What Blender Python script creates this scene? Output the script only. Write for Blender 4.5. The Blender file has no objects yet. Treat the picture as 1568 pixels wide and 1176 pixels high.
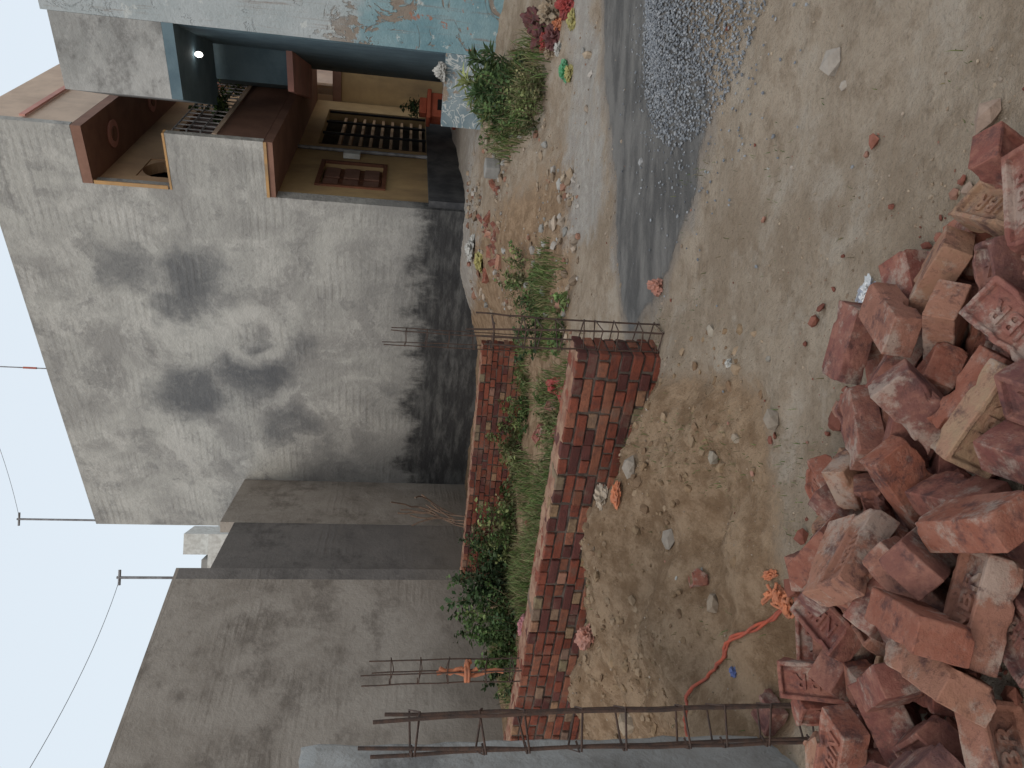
import bpy, bmesh, math, random
import numpy as np
from mathutils import Vector, Matrix, noise, Euler
random.seed(7); rng=np.random.default_rng(7)
sc=bpy.context.scene
COL=sc.collection
def link(o,parent=None):
    COL.objects.link(o)
    if parent: o.parent=parent
    return o
def empty(name,loc=(0,0,0)):
    e=bpy.data.objects.new(name,None); e.location=loc; e.empty_display_size=.2
    return link(e)
def smooth(a,b,x):
    t=min(1,max(0,(x-a)/(b-a))); return t*t*(3-2*t)
# ---------------------------------------------------------------- materials
class G:
    def __init__(s,name,rough=.85,spec=.3):
        s.m=bpy.data.materials.new(name); s.m.use_nodes=True; s.nt=s.m.node_tree
        s.b=s.nt.nodes['Principled BSDF']; s.b.inputs['Roughness'].default_value=rough
        s.b.inputs['Specular IOR Level'].default_value=spec
        s.tcn=s.nt.nodes.new('ShaderNodeTexCoord')
    def n(s,t): return s.nt.nodes.new(t)
    def l(s,a,b): s.nt.links.new(a,b)
    def put(s,v,inp):
        if isinstance(v,bpy.types.NodeSocket): s.l(v,inp)
        elif isinstance(v,(tuple,list)) and len(v)==3 and inp.type=='RGBA': inp.default_value=(*v,1)
        else: inp.default_value=v
    @property
    def obj(s): return s.tcn.outputs['Object']
    def mapping(s,vec,scale=(1,1,1),loc=(0,0,0)):
        k=s.n('ShaderNodeMapping'); s.l(vec,k.inputs[0]); k.inputs['Scale'].default_value=scale; k.inputs['Location'].default_value=loc
        return k.outputs[0]
    def noise(s,scale,detail=4,rough=.55,vec=None,dist=0,col=False):
        k=s.n('ShaderNodeTexNoise'); s.l(vec or s.obj,k.inputs['Vector']); k.inputs['Scale'].default_value=scale
        k.inputs['Detail'].default_value=detail; k.inputs['Roughness'].default_value=rough; k.inputs['Distortion'].default_value=dist
        return k.outputs['Color' if col else 'Fac']
    def vor(s,scale,vec=None,out='Distance'):
        k=s.n('ShaderNodeTexVoronoi'); s.l(vec or s.obj,k.inputs['Vector']); k.inputs['Scale'].default_value=scale
        return k.outputs[out]
    def mr(s,v,a,b,c=0,d=1,sm=True):
        k=s.n('ShaderNodeMapRange'); s.put(v,k.inputs[0])
        for i,x in enumerate((a,b,c,d)): k.inputs[i+1].default_value=x
        if sm: k.interpolation_type='SMOOTHSTEP'
        return k.outputs[0]
    def math(s,op,a,b=0.0):
        k=s.n('ShaderNodeMath'); k.operation=op; s.put(a,k.inputs[0]); s.put(b,k.inputs[1]); return k.outputs[0]
    def vm(s,op,a,b):
        k=s.n('ShaderNodeVectorMath'); k.operation=op; s.put(a,k.inputs[0]); s.put(b,k.inputs[1])
        return k.outputs['Value'] if op in('DISTANCE','LENGTH') else k.outputs[0]
    def mix(s,f,a,b,mode='MIX'):
        k=s.n('ShaderNodeMix'); k.data_type='RGBA'; k.blend_type=mode
        s.put(f,k.inputs[0]); s.put(a,k.inputs[6]); s.put(b,k.inputs[7]); return k.outputs[2]
    def sep(s,v):
        k=s.n('ShaderNodeSeparateXYZ'); s.l(v,k.inputs[0]); return k.outputs
    def attr(s,name,out='Color'):
        k=s.n('ShaderNodeAttribute'); k.attribute_name=name; return k.outputs[out]
    def bump(s,h,strength=.5,dist=.01):
        k=s.n('ShaderNodeBump'); s.put(h,k.inputs['Height']); k.inputs['Strength'].default_value=strength
        k.inputs['Distance'].default_value=dist; s.l(k.outputs[0],s.b.inputs['Normal'])
    def color(s,c): s.put(c,s.b.inputs['Base Color']); return s
def generic(name,c1,c2,scale=3,rough=.85,bump=.4,bs=40,dirt=None,spec=.3,bd=.01):
    g=G(name,rough,spec)
    c=g.mix(g.mr(g.noise(scale,5,.65),.35,.65),c1,c2)
    if dirt: c=g.mix(g.mr(g.noise(scale*.6,5,.6,g.mapping(g.obj,(1,1,.35),(7,3,1))),.5,.72,0,.75),c,dirt)
    g.color(c)
    if bump: g.bump(g.noise(bs,3,.65),bump,bd)
    return g.m
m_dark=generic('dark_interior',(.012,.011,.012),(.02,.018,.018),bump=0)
m_plinth=generic('black_plinth_coat',(.035,.037,.042),(.09,.09,.092),2,.8,.4,30)
m_rebar=generic('rusty_steel',(.045,.028,.022),(.085,.045,.03),30,.7,.5,200,spec=.5)
m_mortar=generic('mortar',(.12,.095,.08),(.06,.045,.038),12,.95,.8,60)
m_walltop=generic('mortar_bed',(.19,.09,.06),(.29,.18,.12),9,.95,.9,50)
m_peach=generic('peach_paint',(.55,.36,.21),(.47,.30,.18),2,.8,.2,60,dirt=(.30,.20,.13))
m_peachlight=generic('pale_peach_paint',(.62,.47,.36),(.52,.39,.30),2,.8,.2,60,dirt=(.38,.29,.23))
m_yel=generic('ochre_paint',(.50,.34,.17),(.42,.28,.14),2,.8,.2,60,dirt=(.22,.15,.09))
m_orange=generic('orange_trim_paint',(.50,.29,.12),(.4,.24,.11),4,.7,.2,60,dirt=(.27,.19,.12))
m_brown=generic('brown_paint',(.20,.105,.075),(.26,.14,.10),2,.8,.2,60)
m_wood=generic('brown_wood',(.12,.045,.025),(.17,.065,.035),6,.6,.3,80)
m_pink=generic('pink_paint',(.60,.30,.25),(.5,.24,.2),2,.8,.2,60,dirt=(.35,.2,.17))
m_redgate=generic('red_metal_paint',(.42,.09,.045),(.34,.07,.04),5,.5,.2,60,spec=.5)
m_terr=generic('terracotta_paint',(.45,.11,.06),(.36,.085,.045),5,.7,.3,60)
m_teal=generic('teal_paint',(.13,.19,.22),(.09,.14,.17),2,.8,.2,60)
m_white=generic('white_paint',(.6,.6,.57),(.45,.44,.41),4,.8,.2,60)
m_pipe=generic('galvanised_pipe',(.25,.25,.26),(.14,.13,.13),8,.5,.1,60,spec=.5)
m_wire=generic('wire',(.10,.10,.105),(.13,.13,.13),8,.6,0)
def side_wall_mat():
    g=G('weathered_cement_render',.92,.2)
    k=g.n('ShaderNodeVectorMath'); k.operation='SCALE'; g.l(g.vm('SUBTRACT',g.noise(1.1,5,.65,col=True),(.5,.5,.5)),k.inputs[0]); k.inputs['Scale'].default_value=1.5
    w=g.vm('ADD',g.obj,k.outputs[0])
    c=g.mix(g.mr(g.noise(.5,6,.65,dist=.6),.38,.62),(.29,.28,.265),(.43,.42,.39))
    sm=g.noise(1.0,7,.68,g.mapping(w,(1,1,1.5)))
    c=g.mix(g.mr(sm,.46,.64,0,.65),c,(.53,.515,.48))
    sm2=g.noise(1.2,7,.70,g.mapping(w,(1,1,1.6),(4,2,9)))
    c=g.mix(g.mr(sm2,.50,.68,0,.65),c,(.195,.19,.185))
    sm3=g.noise(9,5,.75,g.mapping(g.obj,(1,1,1.6),(1,5,2)))
    c=g.mix(g.mr(sm3,.5,.70,0,.28),c,(.22,.215,.205))
    acc=None
    for (x,z,r,st) in [(1.7,4.95,.9,.85),(1.5,6.0,.7,.6),(3.5,4.1,.95,.9),(4.2,5.3,1.0,.9),(4.9,3.6,.7,.7),(2.2,5.3,.6,.8),(3.0,3.3,.5,.5),(6.4,2.4,1.6,.6),(7.3,4.2,1.0,.45)]:
        d=g.vm('DISTANCE',w,(x,0,z)); f=g.mr(d,r*.3,r*1.1,st,0)
        acc=f if acc is None else g.math('MAXIMUM',acc,f)
    acc=g.math('MULTIPLY',acc,g.mr(sm2,.30,.50,.6,1))
    c=g.mix(acc,c,(.105,.108,.115))
    d=g.vm('DISTANCE',g.vm('ADD',g.obj,g.vm('MULTIPLY',g.vm('SUBTRACT',g.noise(1.8,5,.65,col=True),(.5,.5,.5)),(.7,.7,.7))),(2.75,0,4.1))
    ring=g.math('MULTIPLY',g.mr(d,.28,.46),g.mr(d,.50,.80,1,0))
    c=g.mix(g.math('MULTIPLY',ring,g.mr(sm,.4,.6,.55,.85)),c,(.50,.485,.45))
    z=g.sep(g.vm('ADD',g.obj,g.vm('MULTIPLY',g.noise(.8,3,.5,col=True),(.0,.0,.16))))[2]
    st=g.math('SINE',g.math('MULTIPLY',z,50.0))
    stf=g.math('MULTIPLY',g.mr(st,-.2,1,0,1),g.mr(g.noise(1.0,4,.6,g.mapping(g.obj,(1,1,1),(3,8,5))),.44,.68))
    c=g.mix(g.math('MULTIPLY',stf,.22),c,(.2,.195,.19))
    hz=g.math('ADD',g.sep(g.obj)[2],g.math('MULTIPLY',g.math('SUBTRACT',g.noise(1.3,6,.7,g.mapping(g.obj,(1,1,.6))),.5),2.0))
    c=g.mix(g.mr(hz,1.1,2.8,.6,0),c,(.15,.148,.145))
    c=g.mix(g.mr(hz,1.0,1.45,.95,0),c,g.mix(g.mr(g.noise(2.2,6,.7,g.mapping(g.obj,(.6,1,2.5))),.42,.68),(.028,.028,.03),(.10,.10,.098)))
    g.color(c)
    h=g.math('ADD',g.math('MULTIPLY',stf,.25),g.math('ADD',g.noise(12,4,.7),g.math('MULTIPLY',sm2,1.0)))
    g.bump(h,.6,.03)
    return g.m
m_side=side_wall_mat()
def cement_mat(name,a,b,dk,course=True,base=(.2,.17,.14)):
    g=G(name,.93,.2)
    c=g.mix(g.mr(g.noise(.8,6,.68,dist=.5),.36,.64),a,b)
    c=g.mix(g.mr(g.noise(1.5,7,.7,g.mapping(g.obj,(1,1,1.3),(3,1,6))),.48,.66,0,.75),c,dk)
    c=g.mix(g.mr(g.noise(4.5,6,.72,g.mapping(g.obj,(1,1,1.5),(9,1,6))),.50,.66,0,.55),c,b)
    hz=g.math('ADD',g.sep(g.obj)[2],g.math('MULTIPLY',g.noise(1.5,4,.6),1.0))
    c=g.mix(g.mr(hz,.7,1.9,.7,0),c,base)
    z=g.sep(g.vm('ADD',g.obj,g.vm('MULTIPLY',g.noise(1.5,3,.6,col=True),(.0,.0,.10))))[2]
    st=g.mr(g.math('SINE',g.math('MULTIPLY',z,50.0)),0,1,0,1)
    stf=g.math('MULTIPLY',st,g.mr(g.noise(1.0,4,.6),.48,.7))
    if course: c=g.mix(g.math('MULTIPLY',stf,.14),c,dk)
    g.color(c); g.bump(g.math('ADD',g.math('MULTIPLY',stf,.3),g.noise(14,4,.7)),.6,.025)
    return g.m
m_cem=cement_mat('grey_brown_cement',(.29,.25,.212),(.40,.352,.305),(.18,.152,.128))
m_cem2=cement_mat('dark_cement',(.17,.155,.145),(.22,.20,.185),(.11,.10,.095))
m_conc=cement_mat('grey_concrete',(.30,.30,.29),(.43,.425,.41),(.15,.145,.14),False,(.24,.23,.215))
def blue_mat():
    g=G('flaking_blue_limewash',.9,.2)
    up=g.mix(g.mr(g.noise(.8,6,.6),.35,.65),(.33,.37,.38),(.43,.46,.47))
    lo=g.mix(g.mr(g.noise(1.2,6,.6),.35,.65),(.14,.25,.29),(.24,.35,.38))
    hz=g.math('ADD',g.sep(g.obj)[2],g.math('MULTIPLY',g.noise(2.5,5,.7),.9))
    c=g.mix(g.mr(hz,2.5,2.9,1,0),up,lo)
    pe=g.noise(1.6,6,.68,dist=1.0)
    c=g.mix(g.math('MULTIPLY',g.mr(pe,.54,.57),g.mr(hz,3.6,2.6,0,1)),c,g.mix(g.noise(6,4),(.30,.25,.20),(.2,.17,.15)))
    c=g.mix(g.math('MULTIPLY',g.mr(g.noise(3.0,6,.65,g.mapping(g.obj,(1,1,1),(5,5,5))),.60,.62),g.mr(hz,2.4,1.7,0,1)),c,(.36,.15,.09))
    c=g.mix(g.mr(g.noise(3,5,.7,g.mapping(g.obj,(5,5,.35))),.53,.70,0,.65),c,(.22,.155,.12))
    c=g.mix(g.mr(g.noise(4,6,.7,g.mapping(g.obj,(1,1,1),(1,7,2))),.6,.63,0,.6),c,(.55,.57,.55))
    g.color(c); g.bump(g.math('ADD',g.noise(18,4,.7),g.mr(pe,.54,.57,.8,0)),.7,.02)
    return g.m
m_blue=blue_mat()
def graf_mat():
    g=G('chipped_blue_grey_wall',.9,.2)
    c=g.mix(g.mr(g.noise(1.5,5,.6),.35,.65),(.16,.22,.25),(.28,.33,.35))
    v=g.noise(3.0,2,.5,dist=2.5)
    line=g.math('MULTIPLY',g.mr(v,.47,.49),g.mr(v,.51,.53,1,0))
    c=g.mix(g.math('MULTIPLY',line,.8),c,(.55,.56,.54))
    c=g.mix(g.mr(g.noise(2.5,6,.65,g.mapping(g.obj,(1,1,1),(2,2,2))),.56,.62),c,(.27,.21,.16))
    g.color(c); g.bump(g.noise(18,4,.7),.6,.02); return g.m
m_graf=graf_mat()
def brick_mat():
    g=G('red_clay_brick',.95,.1)
    oi=g.n('ShaderNodeObjectInfo'); r=oi.outputs['Random']
    k=g.n('ShaderNodeValToRGB'); g.l(r,k.inputs[0]); e=k.color_ramp; e.elements[0].color=(.13,.065,.065,1); e.elements[1].color=(.28,.105,.07,1)
    for p,cc in [(.15,(.23,.082,.062)),(.3,(.145,.075,.07)),(.45,(.27,.10,.065)),(.6,(.18,.07,.06)),(.72,(.31,.155,.105)),(.80,(.34,.235,.15)),(.86,(.22,.09,.075))]:
        q=e.elements.new(p); q.color=(*cc,1)
    off=g.vm('MULTIPLY',oi.outputs['Location'],(37,41,43))
    v=g.vm('ADD',g.obj,off)
    c=g.mix(g.mr(g.noise(18,5,.7,v),.38,.68,0,.6),k.outputs[0],(.34,.165,.12))
    c=g.mix(g.mr(g.noise(11,5,.75,g.vm('ADD',v,(5,5,5))),.5,.66,0,.8),c,(.085,.048,.048))
    c=g.mix(g.mr(g.noise(7,6,.75,g.vm('ADD',v,(9,2,5))),.51,.64,0,.7),c,(.37,.30,.25))
    c=g.mix(g.mr(g.noise(45,4,.7,g.vm('ADD',v,(2,2,5))),.55,.7,0,.6),c,(.12,.06,.05))
    g.color(c); g.bump(g.math('ADD',g.noise(75,5,.8,v),g.math('MULTIPLY',g.noise(22,3,.6,v),.7)),.95,.006)
    return g.m
m_brick=brick_mat()
def wallbrick_mat():
    g=G('laid_brick',.92,.15)
    c=g.attr('col')
    c=g.mix(g.mr(g.noise(16,5,.7),.4,.7,0,.65),c,(.06,.03,.028))
    c=g.mix(g.mr(g.noise(4,5,.7),.50,.70,0,.45),c,(.23,.165,.125))
    g.color(c); g.bump(g.noise(70,4,.75),.8,.010); return g.m
m_wbrick=wallbrick_mat()
def attr_mat(name,rough=.8,dark=.6,scale=60,bump=.5,spec=.2,bd=.005):
    g=G(name,rough,spec)
    c=g.attr('col'); c=g.mix(g.mr(g.noise(scale,3,.6),.35,.7,0,.6),c,g.mix(1.0,c,(dark,dark,dark),'MULTIPLY'))
    g.color(c)
    if bump: g.bump(g.noise(scale*2,3,.6),bump,bd)
    return g.m
m_stone=attr_mat('stone')
m_leaf=attr_mat('leaf',.6,.6,30,0,.25)
m_clod=attr_mat('dirt_clod',.97,.75,40,.8,.05)
def ground_mat():
    g=G('dusty_earth',.97,.1)
    mk=g.sep(g.attr('mask'))
    n1=g.noise(1.1,6,.7); n2=g.noise(7,7,.72); n3=g.noise(38,5,.75)
    c=g.mix(g.mr(n1,.38,.62),(.29,.225,.165),(.405,.33,.255))
    c=g.mix(g.mr(n2,.46,.66,0,.7),c,(.235,.175,.122))
    c=g.mix(g.mr(g.noise(2.6,6,.7,g.mapping(g.obj,(1,1,1),(4,9,1))),.5,.66,0,.7),c,(.43,.37,.305))
    c=g.mix(g.mr(n3,.52,.72,0,.5),c,(.19,.145,.105))
    me=g.math('ADD',mk[2],g.math('MULTIPLY',g.math('SUBTRACT',n2,.5),.7))
    c=g.mix(g.mr(me,.3,.7),c,g.mix(g.mr(n2,.38,.62),(.215,.138,.083),(.35,.245,.16)))
    mg=g.math('ADD',mk[1],g.math('MULTIPLY',g.math('SUBTRACT',g.noise(2.6,7,.72),.5),1.0))
    c=g.mix(g.mr(mg,.4,.7,0,.85),c,g.mix(g.mr(n2,.4,.65),(.33,.305,.28),(.44,.415,.38)))
    wn=g.math('ADD',mk[0],g.math('MULTIPLY',g.math('SUBTRACT',g.noise(2.0,7,.74),.5),.6))
    wet=g.mr(wn,.40,.50)
    c=g.mix(g.mr(wn,.15,.42,0,.6),c,(.225,.20,.18))
    wc=g.mix(g.mr(g.noise(2.2,6,.7,g.mapping(g.obj,(.6,1.6,1))),.38,.62),(.085,.082,.08),(.165,.157,.148))
    c=g.mix(wet,c,wc)
    c=g.mix(g.mr(g.vor(55,g.obj),.0,.22,.3,0),c,(.15,.115,.085))
    c=g.mix(g.mr(g.vor(23,g.mapping(g.obj,(1,1,1),(3,3,3))),.02,.12,.3,0),c,(.43,.38,.32))
    g.color(c)
    g.put(g.math('SUBTRACT',.97,g.math('MULTIPLY',wet,.42)),g.b.inputs['Roughness'])
    h=g.math('ADD',g.math('MULTIPLY',n2,1.3),g.math('MULTIPLY',n3,1.1))
    h=g.math('MULTIPLY',h,g.math('SUBTRACT',1.0,g.math('MULTIPLY',wet,.6)))
    g.bump(h,1.0,.028)
    return g.m
m_ground=ground_mat()
# ---------------------------------------------------------------- terrain
MOUNDS=[(-.35,4.02,.40,.26,.23),(-.85,4.20,.42,.32,.31),(-1.35,4.35,.5,.4,.26),(-1.95,4.85,.5,.45,.28),(-1.1,3.6,.34,.22,.22),(-.45,3.65,.26,.18,.14),
        (-.85,1.35,.55,.5,.28),(-.2,1.5,.4,.35,.14),(2.40,3.85,.72,.62,.34),(-1.05,2.84,.22,.14,-.18),(-.72,3.12,.2,.15,.07),(-1.6,3.3,.5,.5,.14),(-1.5,3.9,.3,.25,.10),(-.15,3.45,.25,.18,.06),
        (1.9,9.0,.7,.8,.12),(1.2,7.6,.5,.5,.10),(3.5,8.3,.8,1.0,.12)]
WET=[(.40,5.0),(.65,4.45),(1.0,3.98),(1.5,3.72),(2.1,3.8),(2.8,4.4),(3.4,5.2),(3.3,6.1),(2.3,5.9),(1.6,5.5),(.95,5.35)]
def sdf(poly,x,y):
    n=len(poly); d=1e9; ins=False; j=n-1
    for i in range(n):
        ax,ay=poly[j]; bx,by=poly[i]
        ex,ey=bx-ax,by-ay; wx,wy=x-ax,y-ay
        t=max(0,min(1,(wx*ex+wy*ey)/(ex*ex+ey*ey)))
        dx,dy=wx-ex*t,wy-ey*t; d=min(d,dx*dx+dy*dy)
        if (ay>y)!=(by>y) and x<(bx-ax)*(y-ay)/(by-ay)+ax: ins=not ins
        j=i
    d=math.sqrt(d); return d if ins else -d
def wetv(x,y):
    if not(-.5<x<4.4 and 3<y<7.5): return 0
    return max(0,min(1,.5+sdf(WET,x,y)*1.8))
def T(x,y,fine=True):
    z=0
    if -40<x<40 and -40<y<60:
        right=smooth(.2,1.9,x-(y-9)*.05)
        z+=.52*right*smooth(6.5,12.6,y)+.55*right*smooth(14,22,y)
        for cx,cy,sx,sy,h in MOUNDS:
            dx=(x-cx)/sx; dy=(y-cy)/sy; q=dx*dx+dy*dy
            if q<9: z+=h*math.exp(-q)
        if fine:
            w=1-.75*wetv(x,y)
            z+=w*(noise.noise((x*.8,y*.8,0))*.035+noise.noise((x*2.6,y*2.6,3))*.022)
            er=smooth(2.6,3.3,y+x*.1)*smooth(.5,-.3,x)*smooth(6.5,5,y)
            rough=.4+2.0*er+.8*smooth(6.5,8,y)
            z+=w*rough*(noise.noise((x*6,y*6,7))*.018+abs(noise.noise((x*13,y*13,7)))*.016+noise.noise((x*32,y*32,2))*.006)
            z+=er*(.05*noise.noise((x*3.4,y*3.4,15))+.035*abs(noise.noise((x*5,y*5,25))))
            z-=.012*(1-er)*max(0,noise.noise((x*.9+y*1.8,y*.25-x*.2,21)))*w
        z-=.05*smooth(.3,-.3,x)*smooth(5.5,7,y)
    return z
def axis(segs):
    a=[]
    for s,e,st in segs:
        n=max(1,round((e-s)/st)); a+= [s+(e-s)*i/n for i in range(n)]
    a.append(segs[-1][1]); return a
xs=[-600,-250,-120,-60,-35,-20]+axis([(-14,-8,1),(-8,-3.2,.15),(-3.2,3.0,.028),(3.0,7,.09),(7,14,.5)])+[20,35,60,120,250,600]
ys=[-300,-120,-60,-30,-15]+axis([(-8,.8,.5),(.8,5.6,.028),(5.6,11,.07),(11,18,.15),(18,30,.8)])+[40,60,120,250,600]
V=[];MK=[]
for y in ys:
    for x in xs:
        V.append((x,y,T(x,y)))
        w=wetv(x,y)
        gr=.72*smooth(.6,1.6,x)*smooth(5.0,5.9,y-(x-1)*.35)*(1-.55*smooth(6.6,7.6,y)*smooth(13,10,y)) + .25*smooth(2.6,2.0,abs(y-3.2)+abs(x-.6)*.5)
        gr=max(gr,.8*smooth(10.5,12.5,y)*smooth(1.8,2.6,x))
        gr=max(gr,.45*smooth(.4,.15,abs(sdf(WET,x,y))) if (-.5<x<4.2 and 3<y<7.5) else 0)
        er=smooth(2.7,3.3,y-x*.2)*smooth(.35,-.2,x)*smooth(9,6,y)+.7*smooth(6.3,7,y)*smooth(3.0,1.8,x)
        MK.append((w,min(1,gr),min(1,er),1))
nx,ny=len(xs),len(ys)
idx=np.arange(nx*ny).reshape(ny,nx)
Fc=np.stack([idx[:-1,:-1],idx[:-1,1:],idx[1:,1:],idx[1:,:-1]],-1).reshape(-1,4)
def mesh_np(name,verts,faces,mat,col=None,parent=None,smoothf=False,loc=None,attrname='col'):
    me=bpy.data.meshes.new(name); me.from_pydata(np.asarray(verts).tolist() if isinstance(verts,np.ndarray) else verts,[],faces.tolist() if isinstance(faces,np.ndarray) else faces)
    if col is not None:
        a=me.color_attributes.new(attrname,'FLOAT_COLOR','POINT'); c=np.asarray(col,dtype=np.float32)
        if c.shape[1]==3: c=np.concatenate([c,np.ones((len(c),1),np.float32)],1)
        a.data.foreach_set('color',c.ravel())
    if mat: me.materials.append(mat)
    if smoothf: me.polygons.foreach_set('use_smooth',[True]*len(me.polygons))
    o=bpy.data.objects.new(name,me); link(o,parent)
    if loc: o.location=loc
    return o
ground=mesh_np('ground',V,Fc,m_ground,np.array(MK),smoothf=True,attrname='mask')
# ---------------------------------------------------------------- helpers for solids
def slab(name,p0,p1,z0,z1,th,mat,parent=None,openings=(),side=1):
    p0=Vector(p0); p1=Vector(p1); d=p1-p0; L=d.length
    X=sorted({0,L,*[o[0] for o in openings],*[o[1] for o in openings]}); Z=sorted({z0,z1,*[o[2] for o in openings],*[o[3] for o in openings]})
    def solid(i,j):
        if i<0 or j<0 or i>=len(X)-1 or j>=len(Z)-1: return False
        cx=(X[i]+X[i+1])/2; cz=(Z[j]+Z[j+1])/2
        return not any(o[0]<cx<o[1] and o[2]<cz<o[3] for o in openings)
    bm=bmesh.new(); vs={}
    def v(x,y,z):
        k=(round(x,5),round(y,5),round(z,5))
        if k not in vs: vs[k]=bm.verts.new(k)
        return vs[k]
    t=th*side
    for i in range(len(X)-1):
        for j in range(len(Z)-1):
            if not solid(i,j): continue
            a,b,c,e=X[i],X[i+1],Z[j],Z[j+1]
            bm.faces.new((v(a,0,c),v(b,0,c),v(b,0,e),v(a,0,e)))
            bm.faces.new((v(a,t,c),v(a,t,e),v(b,t,e),v(b,t,c)))
            if not solid(i-1,j): bm.faces.new((v(a,0,c),v(a,0,e),v(a,t,e),v(a,t,c)))
            if not solid(i+1,j): bm.faces.new((v(b,0,c),v(b,t,c),v(b,t,e),v(b,0,e)))
            if not solid(i,j-1): bm.faces.new((v(a,0,c),v(a,t,c),v(b,t,c),v(b,0,c)))
            if not solid(i,j+1): bm.faces.new((v(a,0,e),v(b,0,e),v(b,t,e),v(a,t,e)))
    bmesh.ops.recalc_face_normals(bm,faces=bm.faces)
    me=bpy.data.meshes.new(name); bm.to_mesh(me); bm.free(); me.materials.append(mat)
    o=bpy.data.objects.new(name,me); link(o,parent); o.location=(p0.x,p0.y,0); o.rotation_euler=(0,0,math.atan2(d.y,d.x))
    return o
def prism(name,pts,z0,z1,mat,parent=None):
    n=len(pts); v=[(p[0],p[1],z0) for p in pts]+[(p[0],p[1],z1) for p in pts]
    f=[tuple(range(n))[::-1],tuple(range(n,2*n))]+[(i,(i+1)%n,n+(i+1)%n,n+i) for i in range(n)]
    o=mesh_np(name,v,f,mat,parent=parent)
    bm=bmesh.new(); bm.from_mesh(o.data); bmesh.ops.recalc_face_normals(bm,faces=bm.faces); bm.to_mesh(o.data); bm.free()
    return o
def bevel(o,w=.01,s=2):
    m=o.modifiers.new('bevel','BEVEL'); m.width=w; m.segments=s; m.limit_method='ANGLE'; return o
def boxo(name,c,s,mat,parent=None,rz=0,bv=0,rot=None):
    bm=bmesh.new(); bmesh.ops.create_cube(bm,size=1); bmesh.ops.scale(bm,vec=s,verts=bm.verts)
    me=bpy.data.meshes.new(name); bm.to_mesh(me); bm.free(); me.materials.append(mat)
    o=bpy.data.objects.new(name,me); link(o,parent); o.location=c; o.rotation_euler=rot or (0,0,rz)
    if bv: bevel(o,bv)
    return o
def tubes(name,paths,r,mat,parent=None,res=3,cyc=False):
    cu=bpy.data.curves.new(name,'CURVE'); cu.dimensions='3D'; cu.bevel_depth=r; cu.bevel_resolution=res; cu.use_fill_caps=True
    for p in paths:
        s=cu.splines.new('POLY'); s.points.add(len(p)-1)
        for i,q in enumerate(p): s.points[i].co=(*q,1)
        s.use_cyclic_u=cyc
    o=bpy.data.objects.new(name+'_c',cu); link(o)
    dg=bpy.context.evaluated_depsgraph_get(); me=bpy.data.meshes.new_from_object(o.evaluated_get(dg)); me.name=name
    bpy.data.objects.remove(o); o=bpy.data.objects.new(name,me); link(o,parent)
    me.materials.clear(); me.materials.append(mat)
    me.polygons.foreach_set('use_smooth',[True]*len(me.polygons))
    return o
# ---------------------------------------------------------------- two storey house
C=Vector((2.78,12.6)); dS=Vector((-.772,.636)); dF=Vector((.55,.835)); nF=Vector((.835,-.55))
def F(t,o=0): return C+dF*t+nF*o
house=empty('two_storey_house',(C.x,C.y,0))
def H(o):
    o.parent=house; o.matrix_parent_inverse=Matrix.Translation((-C.x,-C.y,0)); return o
E=C+dS*8.0
H(slab('side_wall',C,E,-.4,7.75,.23,m_side,side=-1))
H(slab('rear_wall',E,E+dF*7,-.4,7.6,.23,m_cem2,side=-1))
H(slab('far_wall',F(6.2),F(6.2)+dS*8,-.4,7.6,.23,m_cem,side=1))
s0=.07
H(slab('front_wall_ground_floor',F(s0),F(6.2),.3,3.64,.22,m_yel,openings=[(.75-s0,1.95-s0,1.9,2.95),(3.0-s0,5.5-s0,1.12,3.2)]))
H(slab('front_wall_first_floor',F(s0),F(6.2),3.65,6.35,.22,m_peach,openings=[(.5-s0,1.35-s0,4.0,5.75),(2.6-s0,4.6-s0,4.0,5.7)]))
H(slab('plinth',F(.07,.12),F(6.2,.12),.2,1.12,.12,m_plinth))
H(prism('ground_floor_ceiling',[F(-.0+.3,-.23),F(6.2,-.23),F(6.2)+dS*7.7,F(.3)+dS*7.7],3.5,3.62,m_brown))
H(prism('roof_slab',[F(.3,-.23),F(6.2,-.23),F(6.2)+dS*7.7,F(.3)+dS*7.7],6.45,6.6,m_brown))
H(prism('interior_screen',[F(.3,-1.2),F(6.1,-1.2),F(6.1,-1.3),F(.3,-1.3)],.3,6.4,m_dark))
sd=-dS
def panel(name,z0,z1,mat,L=.9,th=.12):
    return H(slab(name,C,C+sd*L,z0,z1,th,mat,side=1))
panel('balcony_end_panel',3.66,5.07,m_side)
panel('roof_parapet_end_panel',6.37,7.75,m_side)
Q=C+sd*.9
H(prism('balcony_floor',[C+dF*.0,Q,Q+dF*6.2,F(6.2)],3.52,3.655,m_brown))
H(prism('roof_overhang_soffit',[C,Q,Q+dF*6.2,F(6.2)],6.22,6.365,m_brown))
H(slab('balcony_parapet',Q+dF*.125,Q+dF*6.2,3.66,4.35,.12,m_brown))
H(slab('balcony_parapet_coping',Q+dF*.125+nF*.02,Q+dF*6.2+nF*.02,4.352,4.42,.17,m_peachlight))
H(slab('roof_parapet',Q+dF*.125,Q+dF*6.2,6.37,7.75,.12,m_peachlight))
H(slab('roof_parapet_band',Q+dF*.125+nF*.03,Q+dF*6.2+nF*.03,7.0,7.08,.03,m_pink,side=-1))
H(slab('edge_trim_upper',C+sd*.003-dF*.015,C+sd*.06-dF*.015,5.13,6.2,.02,m_orange,side=1))
H(slab('edge_trim_panel',C-dF*.008,C+sd*.9-dF*.008,5.072,5.105,.14,m_orange))
H(slab('edge_trim_bottom',C-dF*.01,Q-dF*.01,3.61,3.655,.012,m_orange,side=-1))
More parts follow.
